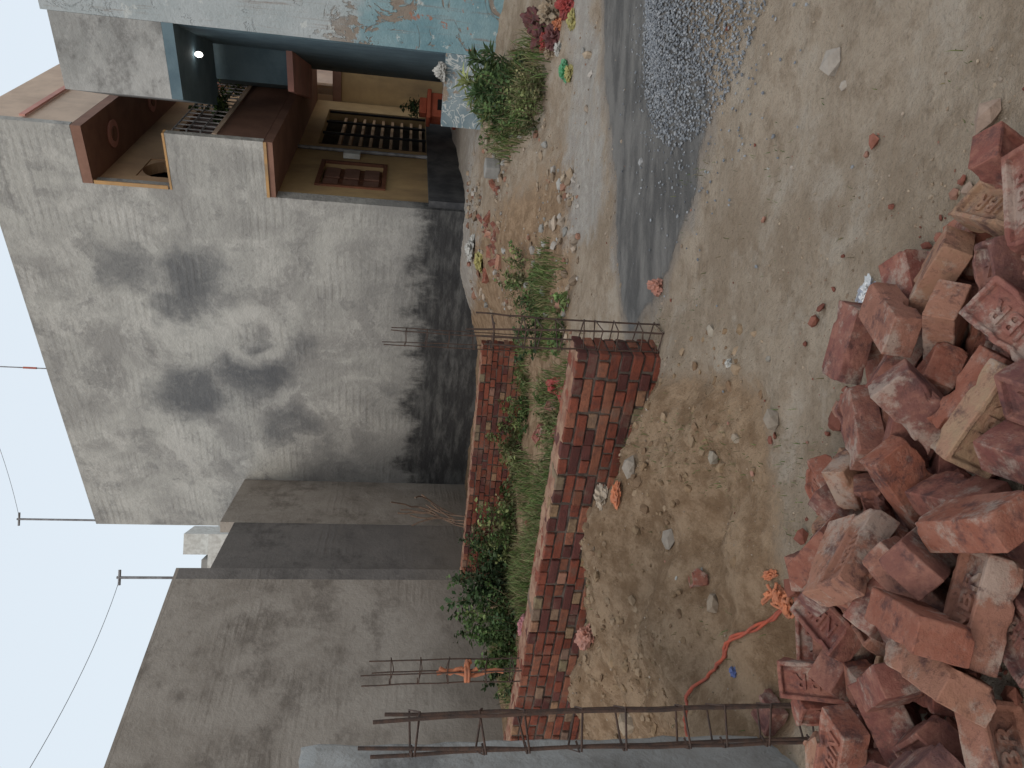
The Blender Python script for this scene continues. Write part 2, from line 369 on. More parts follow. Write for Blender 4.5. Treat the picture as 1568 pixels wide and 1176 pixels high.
def disc(name,c,axis,r,mat,th=.03):
    bm=bmesh.new(); bmesh.ops.create_cone(bm,cap_ends=True,segments=32,radius1=r,radius2=r*.92,depth=th)
    me=bpy.data.meshes.new(name); bm.to_mesh(me); bm.free(); me.materials.append(mat)
    o=bpy.data.objects.new(name,me); link(o); o.location=c; o.rotation_euler=Vector(axis).to_track_quat('Z','Y').to_euler(); return H(o)
for t in (1.1,3.3,5.2):
    p=F(t,.45); disc('soffit_rosette',(p.x,p.y,6.205),(0,0,1),.22,m_pink)
    disc('soffit_rosette_core',(p.x,p.y,6.19),(0,0,1),.12,m_brown)
pts=[]
for i in range(13):
    a=math.pi*i/12; pts.append((.925+.425*math.cos(a),5.33+.42*math.sin(a)))
v=[];n=len(pts)
for k in (0.02,.2):
    for (t,z) in pts: q=F(t,-k); v.append((q.x,q.y,z))
    q=F(1.355,-k); v.append((q.x,q.y,5.76)); q=F(.495,-k); v.append((q.x,q.y,5.76))
m_=n+2
f=[tuple([n]+list(range(0,7))), tuple([n+1]+list(range(6,13)))]
f+= [(n,6,n+1)]
f+= [(i,i+1,m_+i+1,m_+i) for i in range(n-1)]
H(mesh_np('arch_head',v,f,m_peach))
H(slab('arch_door_leaf',F(.5,-.17),F(1.35,-.17),4.0,5.3,.03,m_wood))
H(slab('balcony_window',F(2.6,-.12),F(4.6,-.12),4.0,5.7,.03,m_wood))
for t in np.arange(2.7,4.6,.16):
    q=F(float(t),-.06); H(boxo('window_bar',(q.x,q.y,4.85),(.02,.02,1.7),m_rebar,rz=math.atan2(dF.y,dF.x)))
H(slab('window_shutter',F(.78,-.10),F(1.33,-.10),1.93,2.92,.03,m_wood)); H(slab('window_shutter_right',F(1.37,-.10),F(1.92,-.10),1.93,2.92,.03,m_wood))
for a,b in ((.82,1.29),(1.41,1.88)):
    for z in (1.97,2.32,2.66): H(slab('shutter_panel',F(a,-.07),F(b,-.07),z,z+.26,.03,m_brown))
H(slab('window_frame',F(.70,.03),F(2.0,.03),1.84,3.01,.05,m_wood,openings=[(.07,1.23,.0+1.91,2.94)]))
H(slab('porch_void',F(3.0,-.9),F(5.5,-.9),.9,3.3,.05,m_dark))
for i in range(9):
    z=1.2+i*.2
    H(slab('stair_tread',F(3.15,-.12),F(5.4,-.12),z,z+.055,.12,m_peach))
for t in (3.05,3.85,4.65,5.42):
    q=F(t,-.03); H(boxo('grille_post',(q.x,q.y,2.15),(.05,.04,2.05),m_dark,rz=math.atan2(dF.y,dF.x)))
rail=[]
for i in range(26):
    t=.3+i*.22; q=Q+dF*t; rail.append([(q.x,q.y,4.42),(q.x,q.y,5.0)])
for z in (4.6,4.8,5.0):
    a=Q+dF*.2; b=Q+dF*6.1; rail.append([(a.x,a.y,z),(b.x,b.y,z)])
H(tubes('balcony_railing',rail,.012,m_pipe))
q=F(2.55,.05); H(tubes('drain_pipe',[[(q.x,q.y,.6),(q.x,q.y,3.5)]],.035,m_pipe))
q=F(2.3,.06); H(boxo('meter_box',(q.x,q.y,2.5),(.22,.1,.3),m_white,rz=math.atan2(dF.y,dF.x),bv=.01))
pb=empty('porch_block')
slab('wall',F(6.25,1.0),F(9.5,1.0),.5,3.0,.2,m_peachlight,pb,openings=[(.6,2.4,.8,2.6)])
slab('end_wall',F(6.25,1.0),F(6.25,-.5),.5,3.0,.2,m_yel,pb,side=-1)
slab('upper_wall',F(6.3,.3),F(9.5,.3),3.2,5.6,.2,m_peachlight,pb,openings=[(1,2,3.8,5)])
slab('upper_end_wall',F(6.3,.3),F(6.3,-2),3.2,5.6,.2,m_peach,pb,side=-1)
prism('floor_slab',[F(6.2,1.25),F(9.6,1.25),F(9.6,-2),F(6.2,-2)],3.005,3.19,m_brown,pb)
prism('roof_slab',[F(6.2,.6),F(9.6,.6),F(9.6,-2),F(6.2,-2)],5.605,5.75,m_pink,pb)
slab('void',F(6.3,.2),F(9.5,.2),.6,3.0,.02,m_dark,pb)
# ---------------------------------------------------------------- left concrete house
lh=empty('concrete_house')
a=Vector((-6.6,6.63)); b=Vector((-3.06,12.5))
slab('street_wall',a,b,-.3,4.7,.23,m_cem,lh)
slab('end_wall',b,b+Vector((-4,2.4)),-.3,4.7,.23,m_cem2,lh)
slab('parapet_coping',a,b,4.702,4.75,.24,m_cem,lh)
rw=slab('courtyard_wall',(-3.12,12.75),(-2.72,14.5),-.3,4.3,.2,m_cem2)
rw2=slab('courtyard_wall',(-2.72,14.52),(-2.2,16.9),-.3,4.55,.2,m_cem)
# ---------------------------------------------------------------- right blue house
bh=empty('blue_house')
K=Vector((4.5,10.6)); kd=Vector((.77,-.64)); kf=Vector((.30,.954))
slab('end_wall',K,K+kd*4,-.2,6.2,.23,m_blue,bh)
slab('lane_wall',K+kf*.24,K+kf*6,-.2,6.2,.23,m_teal,bh,side=-1)
kb=K-kd*1.0
slab('balcony_end_panel',kb,K-kd*.003,4.75,6.12,.12,m_conc,bh)
slab('balcony_front_panel',kb+kf*.125,kb+kf*2.2,4.75,6.12,.12,m_conc,bh,side=-1)
prism('balcony_floor',[kb-kf*.01,K-kf*.01,K+kf*2.2,kb+kf*2.2],4.6,4.745,m_teal,bh)
prism('lower_room',[K+kf*2.4-kd*.55,K+kf*2.4+kd*.5,K+kf*5+kd*.5,K+kf*5-kd*.55],3.5,4.95,m_teal,bh)
prism('lower_room_slab',[K+kf*2.3-kd*.65,K+kf*2.3+kd*.5,K+kf*5+kd*.5,K+kf*5-kd*.65],3.4,3.497,m_pink,bh)
g=G('lit_bulb'); g.b.inputs['Emission Color'].default_value=(1,.97,.9,1); g.b.inputs['Emission Strength'].default_value=6; m_bulb=g.m
q=K+kf*.9-kd*.3
bm=bmesh.new(); bmesh.ops.create_uvsphere(bm,u_segments=16,v_segments=10,radius=.04); bmesh.ops.scale(bm,vec=(1,1,1.4),verts=bm.verts)
me=bpy.data.meshes.new('bulb'); bm.to_mesh(me); bm.free(); me.materials.append(m_bulb); o=bpy.data.objects.new('bulb',me); link(o,bh); o.location=(q.x,q.y,4.53)
gw=slab('boundary_wall',K-kd*.004,K-kd*1.03,-.2,1.04,.16,m_graf,side=-1)
# ---------------------------------------------------------------- far pink house with gate
fh=empty('pink_house')
slab('front_wall',(5.9,20),(12,20),.5,6.2,.2,m_peachlight,fh,openings=[(1.35,3.6,.9,2.85),(1.5,2.6,3.5,4.5)])
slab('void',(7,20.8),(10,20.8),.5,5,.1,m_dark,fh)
boxo('canopy',(8.3,19.6,2.98),(3.2,1.1,.16),m_pink,fh,bv=.02)
boxo('upper_canopy',(8.1,19.6,4.75),(2.6,1.1,.14),m_pink,fh,bv=.02)
boxo('balcony_parapet',(8.3,19.15,3.4),(3.2,.1,.66),m_pink,fh)
for i in range(9): boxo('balcony_grille_bar',(7.5+i*.14,19.98,4.0),(.05,.05,1.0),m_terr,fh)
for x in (6.85,7.2): boxo('pillar',(x,19.2,1.9),(.22,.22,2.0),m_peachlight,fh)
gt=empty('red_gate')
for i in range(2):
    x0=7.45+i*.72
    boxo('leaf_%d'%(i+1),(x0+.34,19.5,1.68),(.66,.03,1.25),m_redgate,gt)
    for k in range(6): boxo('bar_%d_%d'%(i,k),(x0+.06+k*.112,19.47,1.68),(.02,.03,1.22),m_terr,gt)
    for z in (1.1,1.5,1.9,2.28): boxo('rail_%d'%i,(x0+.34,19.465,z),(.66,.035,.035),m_terr,gt)
tp=empty('tulsi_planter',(5.3,15.1,0))
zz=T(5.3,15.1)
boxo('body',(0,0,zz+.28),(.46,.46,.5),m_terr,tp,bv=.02); boxo('base',(0,0,zz+.03),(.58,.58,.1),m_terr,tp,bv=.02)
boxo('rim',(0,0,zz+.57),(.56,.56,.08),m_terr,tp,bv=.02); boxo('neck',(0,0,zz+.68),(.3,.3,.14),m_terr,tp,bv=.02)
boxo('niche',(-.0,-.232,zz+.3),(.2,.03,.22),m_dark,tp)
# ---------------------------------------------------------------- poles, wires, mast, distant house
def pole(name,x,y,z0,z1,r,arm=.25):
    return tubes(name,[[(x,y,z0),(x,y,z1)],[(x-arm,y,z1-.04),(x+arm,y,z1-.04)]],r,m_pipe)
pole('rooftop_pole',-3.33,17.75,7.6,9.35,.022,.14)
pole('rooftop_pole',-3.33,12.95,4.6,5.75,.022,.12)
pole('rooftop_pole',-4.98,9.75,4.6,5.75,.02,.12)
def sag(a,b,s,n=20): return [tuple(Vector(a).lerp(Vector(b),i/n)-Vector((0,0,s*4*(i/n)*(1-i/n)))) for i in range(n+1)]
tubes('power_line',[sag((-3.33,12.95,5.7),(-4.98,9.75,5.7),.1),sag((-3.33,17.75,9.3),(1.6,16,10.6),.25),sag((-4.98,9.75,5.7),(-8,6,6.2),.1)],.004,m_wire,res=1)
fm=empty('rooftop_mast',(-.1,17.0,0))
tubes('mast',[[(0,0,7.0),(0,0,9.9)]],.012,m_pipe,fm); boxo('band',(0,0,8.9),(.04,.04,.25),m_redgate,fm); boxo('lamp_box',(.08,0,8.5),(.12,.1,.12),m_white,fm)
dh=empty('distant_house',(-9,40,0))
boxo('block',(0,0,5),(2.4,3,10),m_white,dh); boxo('stair_tower',(.6,0,10.6),(1,2,1.3),m_white,dh); boxo('parapet',(-.6,0,10.15),(1.1,2.8,.3),m_conc,dh)
# ---------------------------------------------------------------- brick walls
def brickwall(name,p0,p1,z0,courses,pitch=.068,th=.225,seed=1,yellow=.5):
    R=random.Random(seed); e=empty(name,(p0[0],p0[1],0)); P0=Vector(p0);P1=Vector(p1); d=P1-P0;L=d.length; ang=math.atan2(d.y,d.x); e.rotation_euler=(0,0,ang)
    V=[];Fs=[];Cs=[]
    def bk(x0,x1,y0,y1,z0,z1,c):
        b=len(V); j=lambda s:R.uniform(-s,s)
        dx,dy,dz=j(.006),j(.009),j(.003); tw=j(.006)
        for X in(x0,x1):
            for Y in(y0,y1):
                for Z in(z0,z1):
                    V.append((X+dx+j(.003),Y+dy+(tw if X==x0 else -tw)+j(.003),Z+dz+j(.002))); Cs.append(c)
        Fs.extend([(b,b+1,b+3,b+2),(b+4,b+6,b+7,b+5),(b,b+4,b+5,b+1),(b+2,b+3,b+7,b+6),(b,b+2,b+6,b+4),(b+1,b+5,b+7,b+3)])
    def redc():
        k=R.random(); base=np.array((.20,.060,.038)) if k<.55 else (np.array((.115,.042,.036)) if k<.8 else np.array((.25,.10,.062)))
        return tuple(base*R.uniform(.7,1.15))
    for ci in range(courses):
        z=z0+ci*pitch; h=pitch-.012; x=0
        if ci%2==0:
            while x<L:
                bk(x,min(L,x+.217),0,.106,z,z+h,redc()); bk(x,min(L,x+.217),.118,th,z,z+h,redc()); x+=.233
        else:
            x+=R.choice((0,.05))
            while x<L:
                c=redc()
                if R.random()<yellow: c=(.27*R.uniform(.7,1.1),.165*R.uniform(.8,1.05),.10)
                bk(x,min(L,x+.103),0,th,z,z+h,c); x+=.1165
    o=mesh_np('courses',V,Fs,m_wbrick,np.array(Cs),e); bevel(o,.006,2)
    top=z0+courses*pitch-.012
    boxo('mortar_core',(L/2,th/2,(z0+top-.012)/2),(L-.02,th-.028,top-.012-z0),m_mortar,e)
    nx=int(L/.025); ny=11; VV=[];Fv=[]
    for i in range(nx+1):
        for j in range(ny):
            x=L*i/nx; y=.012+(th-.024)*j/(ny-1); edge=(j in(0,ny-1))
            VV.append((x,y+(.012*noise.noise((x*14,j,seed)) if edge else 0),top-.008 if edge else top+.002+.016*noise.noise((x*9,y*18,seed))+.010*noise.noise((x*40,y*40,seed))))
    for i in range(nx):
        for j in range(ny-1):
            k=i*ny+j; Fv.append((k,k+ny,k+ny+1,k+1))
    mesh_np('mortar_bed',VV,Fv,m_walltop,None,e,smoothf=True)
    return e
brickwall('brick_wall',(-4.2,6.80),(.19,4.30),-.15,10,seed=3,yellow=.3)
brickwall('brick_wall',(-2.75,10.61),(.44,9.17),-.15,10,seed=5,yellow=.15)
# ---------------------------------------------------------------- rebar cages
def cage(name,cx,cy,rz,w,d,z0,z1,nst,r=.0065,lean=0,seed=0,ex=.12):
    R=random.Random(seed); e=empty(name,(cx,cy,0)); e.rotation_euler=(0,0,rz)
    P=[(-w/2,-d/2),(w/2,-d/2),(w/2,d/2),(-w/2,d/2)]
    paths=[]
    for (x,y) in P:
        zt=z1-R.uniform(0,ex); pth=[]; 
        ox,oy=R.uniform(-.03,.03),R.uniform(-.03,.03)
        for i in range(13):
            t=i/12; pth.append((x+ox*t*t*t+lean*t+R.uniform(-.003,.003),y+oy*t*t+R.uniform(-.003,.003),z0+(zt-z0)*t))
        paths.append(pth)
    tubes('bars',paths,r,m_rebar,e)
    st=[]
    for k in range(nst):
        z=z0+(z1-.12-z0)*(k+.5)/nst+R.uniform(-.03,.03)
        g=.008; tl=[R.uniform(-.02,.02) for _ in range(4)]; t=(z-z0)/(z1-z0)
        q=[(-w/2-g,-d/2-g),(w/2+g,-d/2-g),(w/2+g,d/2+g),(-w/2-g,d/2+g)]
        loop=[(x+lean*t,y,z+tl[i]) for i,(x,y) in enumerate(q)]; loop.append((loop[0][0],loop[0][1],loop[0][2]+.008)); loop.append((loop[0][0]+.03,loop[0][1]+.03,loop[0][2]+.01))
        st.append(loop)
    tubes('stirrups',st,.0038,m_rebar,e)
    return e
cage('rebar_column',-1.15,2.52,.35,.115,.10,-.05,1.63,9,.0065,0,1)
cage('rebar_column',.31,4.38,-.5,.12,.13,-.05,1.17,9,.0055,-.02,2)
cage('rebar_column',.50,9.20,-.4,.16,.14,0,1.72,6,.006,0,3)
cage('rebar_column',-2.15,5.72,-.5,.11,.12,.0,1.72,7,.0052,0,4)
def rough_block(name,p0,p1,z0,z1,th,mat,side=1,amp=.012):
    p0=Vector(p0);p1=Vector(p1);d=p1-p0;L=d.length
    bm=bmesh.new(); bmesh.ops.create_cube(bm,size=1); bmesh.ops.scale(bm,vec=(L,th,z1-z0),verts=bm.verts); bmesh.ops.translate(bm,vec=(L/2,th/2*side,(z0+z1)/2),verts=bm.verts)
    bmesh.ops.subdivide_edges(bm,edges=bm.edges,cuts=28,use_grid_fill=True)
    for v in bm.verts:
        n=noise.noise_vector(v.co*6)*amp+noise.noise_vector(v.co*22)*amp*.6; v.co+=n
    me=bpy.data.meshes.new(name); bm.to_mesh(me); bm.free(); me.materials.append(mat); me.polygons.foreach_set('use_smooth',[True]*len(me.polygons))
    o=bpy.data.objects.new(name,me); link(o); o.location=(p0.x,p0.y,0); o.rotation_euler=(0,0,math.atan2(d.y,d.x)); return o
rough_block('plastered_pillar',(-1.80,2.62),(-1.375,2.62),-.1,1.83,.3,m_conc,amp=.018)
# ---------------------------------------------------------------- numpy scatter
PH=(1+5**.5)/2
ICO=np.array([(-1,PH,0),(1,PH,0),(-1,-PH,0),(1,-PH,0),(0,-1,PH),(0,1,PH),(0,-1,-PH),(0,1,-PH),(PH,0,-1),(PH,0,1),(-PH,0,-1),(-PH,0,1)])/1.9
ICF=np.array([(0,11,5),(0,5,1),(0,1,7),(0,7,10),(0,10,11),(1,5,9),(5,11,4),(11,10,2),(10,7,6),(7,1,8),(3,9,4),(3,4,2),(3,2,6),(3,6,8),(3,8,9),(4,9,5),(2,4,11),(6,2,10),(8,6,7),(9,8,1)])
def randrot(n):
    q=rng.normal(size=(n,4)); q/=np.linalg.norm(q,axis=1)[:,None]; w,x,y,z=q.T
    return np.stack([1-2*(y*y+z*z),2*(x*y-z*w),2*(x*z+y*w),2*(x*y+z*w),1-2*(x*x+z*z),2*(y*z-x*w),2*(x*z-y*w),2*(y*z+x*w),1-2*(x*x+y*y)],-1).reshape(n,3,3)
def stones(name,P,S,cols,mat,jit=.28,flat=.75,cv=(.75,1.2)):
    P=np.asarray(P,float); n=len(P); S=np.asarray(S)
    v=ICO[None]*(1+rng.uniform(-jit,jit,(n,12,3))); v*=rng.uniform(.6,1.15,(n,1,3))
    v=np.einsum('nij,nkj->nki',randrot(n),v); v[:,:,2]*=flat; v=v*S[:,None,None]*.5+P[:,None]
    f=(ICF[None]+np.arange(n)[:,None,None]*12).reshape(-1,3)
    c=np.asarray(cols)[rng.integers(0,len(cols),n)]*rng.uniform(cv[0],cv[1],(n,1)); c=np.repeat(c,12,0)
    return mesh_np(name,v.reshape(-1,3),f,mat,c)
earth=[(.28,.215,.155),(.32,.255,.19),(.22,.165,.12),(.33,.27,.215)]; grey=[(.20,.215,.235),(.26,.275,.295),(.165,.175,.195),(.30,.31,.325)]; brickc=[(.26,.11,.08),(.20,.08,.06),(.29,.16,.12)]
P=[];S=[]
while len(P)<19000:
    x=rng.normal(2.40,.62); y=rng.normal(3.9,.55)
    q=((x-2.40)/1.02)**2+((y-3.88)/.98)**2
    if q>1.1 and rng.random()<.9: continue
    s=rng.uniform(.010,.021); P.append((x,y,T(x,y)+s*.2+rng.uniform(0,.014))); S.append(s)
stones('gravel_pile',P,S,grey,m_stone,cv=(.8,1.12))
P=[];S=[]
for i in range(12000):
    y=1.6+9*rng.random()**1.6; x=rng.uniform(-.5,.55)*y+rng.normal(0,.1)
    if wetv(x,y)>.5 and rng.random()<.93: continue
    m=noise.noise((x*1.3,y*1.3,5)); 
    if rng.random()>.4+m: continue
    s=.003+.014*rng.random()**5*(1+(y>4)); P.append((x,y,T(x,y)+s*.1)); S.append(s)
stones('pebbles',P,S,earth,m_clod)
P=[];S=[]
for i in range(24000):
    x=rng.uniform(-2.8,.5); y=rng.uniform(2.7,5.7)
    if y>5.45-(x+2.1)*.55: continue
    k=smooth(2.9,3.7,y)*smooth(.45,-.1,x)
    if rng.random()>k*(.45+1.2*noise.noise((x*2,y*2,1))): continue
    s=.005+.07*rng.random()**14; P.append((x,y,T(x,y)-s*.06)); S.append(s)
stones('earth_clods',P,S,[(.215,.145,.09),(.25,.175,.11),(.19,.125,.08),(.27,.195,.13)],m_clod,.4,cv=(.85,1.1))
P=[];S=[]
for i in range(5200):
    x=rng.uniform(.4,3.6); y=rng.uniform(6.4,12.3)
    k=noise.noise((x*1.2,y*1.2,9))+.35-.25*abs(x-(1.0+(y-7)*.42))
    if rng.random()>k: continue
    s=.012+.13*rng.random()**6; P.append((x,y,T(x,y)+s*.12)); S.append(s)
stones('rubble',P,S,earth+[(.29,.28,.26),(.25,.14,.10),(.33,.30,.27)],m_clod,.35)
P=[];S=[]
for i in range(520):
    y=1.8+6*rng.random()**1.6; x=rng.uniform(-.42,.38)*y
    k=smooth(1.3,.2,math.hypot(x+.1,y-2.1))+.12
    if rng.random()>k: continue
    s=.005+.03*rng.random()**4; P.append((x,y,T(x,y)+s*.12)); S.append(s)
for x,y,s in [(.86,2.36,.06),(.83,2.40,.025),(.28,2.66,.055),(.33,2.62,.045),(.20,2.72,.03),(1.7,3.4,.03),(1.1,3.2,.02),(.75,3.1,.03),(.5,2.5,.02),(.62,2.25,.025)]: P.append((x,y,T(x,y)+s*.3)); S.append(s)
stones('brick_fragments',P,S,brickc,m_clod,.35)
big=[(1.23,2.62,.085,(.34,.30,.26)),(1.12,2.55,.03,(.32,.28,.24)),(-.10,2.92,.075,(.28,.235,.19)),(.92,2.9,.03,(.3,.26,.22)),(-.42,3.95,.10,(.28,.24,.20)),(-.75,3.7,.08,(.29,.25,.21)),(-1.9,4.2,.14,(.29,.23,.17)),(.15,3.0,.03,(.3,.27,.23)),(-.95,3.3,.07,(.28,.22,.165)),(1.5,4.9,.05,(.3,.3,.3)),(-.3,3.4,.06,(.29,.25,.2)),(.3,3.6,.05,(.3,.26,.21)),(-.2,3.2,.045,(.27,.22,.17))]
for x,y,s,c in big: stones('rock',[(x,y,T(x,y)+s*.12)],[s*1.3],[c],m_clod,.25)
# ---------------------------------------------------------------- grass & weeds
def blades(name,n,region,hmin,hmax,cols,dens,w=.004):
    v=[];f=[];c=[];k=0;tries=0
    while k<n and tries<n*12:
        tries+=1
        x=rng.uniform(region[0],region[1]); y=rng.uniform(region[2],region[3])
        if rng.random()>dens(x,y): continue
        z=T(x,y)-.01; h=rng.uniform(hmin,hmax)*(.6+.8*rng.random())*(1+.6*noise.noise((x*1.5,y*1.5,8))); a=rng.uniform(0,6.28); b=rng.uniform(0,6.28); ln=h*rng.uniform(.1,.8)
        dx,dy=math.cos(a)*w,math.sin(a)*w; lx,ly=math.cos(b)*ln,math.sin(b)*ln
        i=len(v)
        v+=[(x-dx,y-dy,z),(x+dx,y+dy,z),(x-dx*.8+lx*.35,y-dy*.8+ly*.35,z+h*.6),(x+dx*.8+lx*.35,y+dy*.8+ly*.35,z+h*.6),(x+lx,y+ly,z+h*.95)]
        f+=[(i,i+1,i+3,i+2),(i+2,i+3,i+4)]
        cc=np.array(cols[rng.integers(0,len(cols))])*rng.uniform(.7,1.25); c+=[cc*.7,cc*.7,cc,cc,cc*1.15]; k+=1
    return mesh_np(name,v,f,m_leaf,np.array(c))
gcol=[(.09,.15,.042),(.12,.175,.05),(.075,.12,.034),(.15,.165,.065),(.19,.16,.08),(.2,.165,.09)]
def inplot(x,y):
    lo=6.80+(x+4.2)*(-.5695)+.3
    hi=11.0+(x+3.6)*(-.453)-.05
    return lo<y<hi and x<(.02 if y<6.2 else .55)
def dplot(x,y):
    if not inplot(x,y): return 0
    return max(0,min(1,.5+noise.noise((x*1.1,y*.9,4))*2.2))
blades('grass',19000,(-4,.6,4.6,11),.05,.16,gcol,dplot,.0045)
blades('roadside_grass',2600,(.25,1.9,6.3,8.9),.05,.13,gcol,lambda x,y:max(0,.9-1.2*math.hypot((x-.85)/.8,(y-7.7)/1.1)+.6*noise.noise((x*3,y*3,1)))*1.2,.0045)
blades('verge_grass',2500,(2.2,4.2,6.8,10.4),.08,.25,gcol,lambda x,y:max(0,1-math.hypot((x-3.35)/.7,(y-8.9)/1.4)),.006)
blades('sparse_grass',1700,(-2,1.2,1.9,4.5),.012,.045,gcol,lambda x,y:max(0,noise.noise((x*1.7,y*1.7,11))-.12)*1.8+.01,.0018)
m_stem=generic('stem',(.10,.09,.04),(.14,.10,.06),10,.8,0)
def bush(name,cx,cy,rx,ry,h,n,leaf,cols,seed=0,z=None,spiky=False,stems=10):
    R=np.random.default_rng(seed); z0=T(cx,cy) if z is None else z
    v=[];f=[];c=[];paths=[]
    for s in range(stems):
        a=R.uniform(0,6.28); rr=R.random()**.7*(1.15 if R.random()<.8 else 1.5); tx=cx+math.cos(a)*rx*rr; ty=cy+math.sin(a)*ry*rr; th=h*R.uniform(.3,1.2)*(1-.3*min(1,rr))
        bx=cx+(tx-cx)*.6; by=cy+(ty-cy)*.6
        zb=(T(bx,by) if z is None else z)
        mx_,my_=(bx+tx)/2+R.normal(0,.03),(by+ty)/2+R.normal(0,.03)
        paths.append([(bx,by,zb-.02),(mx_,my_,zb+th*.55),(tx,ty,zb+th)])
        sh=R.uniform(.55,1.35); base=np.array(cols[R.integers(0,len(cols))]); m=int(n/stems*R.uniform(.5,1.6)); ls=R.uniform(.6,1.35)
        for k in range(m):
            t=R.uniform(.08,1.04); px=bx+(tx-bx)*t; py=by+(ty-by)*t; pz=zb+th*t
            sp=(.085 if not spiky else .03)*h*1.2*(1.25-t*.8); px+=R.normal(0,sp); py+=R.normal(0,sp); pz+=R.normal(0,sp*.7)
            if pz<z0-.1: continue
            L=leaf*R.uniform(.5,1.4)*ls; W=L*(.30 if not spiky else .08)
            d=R.normal(size=3); d[2]=abs(d[2])*.6+.1 if not spiky else abs(d[2])*1.5+.4; d/=np.linalg.norm(d)
            u=np.cross(d,R.normal(size=3)); u/=np.linalg.norm(u)+1e-9
            p=np.array((px,py,pz)); i=len(v)
            v+=[tuple(p),tuple(p+d*L*.45+u*W),tuple(p+d*L+np.array((0,0,-L*.25))),tuple(p+d*L*.45-u*W)]
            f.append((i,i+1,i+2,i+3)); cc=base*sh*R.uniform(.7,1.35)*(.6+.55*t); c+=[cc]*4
    e=empty(name,(0,0,0))
    mesh_np('leaves',v,f,m_leaf,np.array(c),e); tubes('stems',paths,.0035,m_stem,e,res=1)
    return e
dk=[(.05,.085,.032),(.07,.115,.038),(.04,.072,.028)]; md=[(.09,.145,.045),(.07,.12,.035),(.12,.16,.055)]; yl=[(.16,.18,.07),(.13,.15,.055),(.2,.18,.09)]
bush('shrub',-2.6,9.9,.6,.45,.8,3200,.06,dk,1,stems=34)
bush('shrub',-3.1,9.3,.55,.45,.6,2400,.06,dk+md,2,stems=28)
bush('shrub',-1.8,9.7,.5,.25,.5,1700,.05,yl+md,3,stems=24)
bush('shrub',-.9,9.4,.5,.25,.40,1300,.045,yl,4,stems=22)
bush('shrub',-3.3,8.0,.5,.5,.35,1200,.05,dk+yl,5,stems=20)
bush('weed',-.2,9.0,.5,.2,.26,900,.04,md,6,stems=20)
bush('weed',-.4,7.6,.6,.4,.16,700,.04,md+yl,7,stems=20)
bush('weed',3.3,8.8,.34,.45,.52,2400,.045,dk+md,8,stems=34)
bush('weed',3.0,8.1,.3,.35,.40,1700,.04,md+yl,9,stems=28)
bush('weed',3.75,9.6,.35,.35,.60,1200,.17,dk+yl[:1],10,spiky=True,stems=20)
bush('weed',3.55,9.2,.35,.3,.5,1000,.15,dk,14,spiky=True,stems=16)
bush('weed',.75,8.1,.4,.4,.34,1300,.04,dk+md,11,stems=24)
bush('weed',1.2,8.7,.4,.4,.28,900,.04,md+yl,12,stems=20)
bush('weed',.55,7.0,.3,.3,.16,500,.035,md,13,stems=16)
q=Q+dF*1.8; bush('potted_plant',q.x,q.y,.3,.3,.5,600,.09,dk,15,z=4.5,stems=10)
q=Q+dF*3.2; bush('potted_plant',q.x,q.y,.22,.22,.4,400,.07,md,16,z=4.5,stems=8)
bush('tulsi_plant',5.3,15.1,.14,.14,.4,300,.06,dk,17,z=zz+.74,stems=8)
R=random.Random(5); br=[]
def grow(p,d,L,k):
    pts=[tuple(p)]
    for i in range(4):
        d=(d+Vector((R.uniform(-.3,.3),R.uniform(-.3,.3),R.uniform(-.15,.2)))).normalized(); p=p+d*L/4; pts.append(tuple(p))
        if k>0 and R.random()<.6: grow(p,(d+Vector((R.uniform(-.8,.8),R.uniform(-.8,.8),R.uniform(-.2,.5)))).normalized(),L*.6,k-1)
    br.append(pts)
for a in range(4): grow(Vector((-2.0+.05*a,10.5,.45)),Vector((R.uniform(-.4,.4),0,1)).normalized(),.75,1)
tubes('dry_branch',br,.010,generic('dead_wood',(.20,.13,.09),(.12,.08,.06),9,.9,.3),res=1)
# ---------------------------------------------------------------- rubbish
def crumple(name,cx,cy,s,h,mat,seed=0,z=None,asp=1.0,freq=1.0):
    bm=bmesh.new(); bmesh.ops.create_icosphere(bm,subdivisions=4,radius=1)
    for v in bm.verts:
        p=v.co.copy(); o=Vector((seed*3.1,seed*1.7,0))
        r=.9+.55*noise.noise(p*1.2*freq+o)+.45*(.5-abs(noise.noise(p*2.6*freq+o))*2)+.22*(.5-abs(noise.noise(p*6*freq+o))*2)
        v.co=Vector((p.x*r*s,p.y*r*s*asp,max(-.3,p.z)*r*h))
    me=bpy.data.meshes.new(name); bm.to_mesh(me); bm.free(); me.materials.append(mat); me.polygons.foreach_set('use_smooth',[True]*len(me.polygons)); me.set_sharp_from_angle(angle=math.radians(30))
    o=bpy.data.objects.new(name,me); link(o); o.location=(cx,cy,(T(cx,cy) if z is None else z)+h*.2); o.rotation_euler=(0,0,seed*1.3); return o
def cl(name,c,rough=.8,spec=.2): return generic(name,c,tuple(k*.6+.03 for k in c),14,rough,.5,60,spec=spec,bd=.006)
m_clr=cl('red_cloth',(.30,.05,.045)); m_clo=cl('orange_cloth',(.50,.18,.09)); m_clw=cl('white_plastic',(.44,.43,.40),.5,.5); m_clb=cl('blue_plastic',(.07,.1,.26),.5,.5)
m_clbr=cl('maroon_cloth',(.12,.04,.04)); m_cly=cl('yellow_cloth',(.36,.32,.12)); m_clg=cl('green_plastic',(.06,.28,.12),.5,.5); m_sal=cl('salmon_plastic',(.42,.20,.15),.6); m_clt=cl('tan_cloth',(.30,.23,.16)); m_pk=cl('pink_cloth',(.42,.18,.2))
m_foil=G('foil_wrapper',.3,.6); m_foil.b.inputs['Metallic'].default_value=.5; m_foil.color(m_foil.mix(m_foil.mr(m_foil.noise(25,4),.5,.55),(.6,.6,.6),(.36,.37,.42))); m_foil.bump(m_foil.noise(50,4,.7),.8,.01); m_foil=m_foil.m
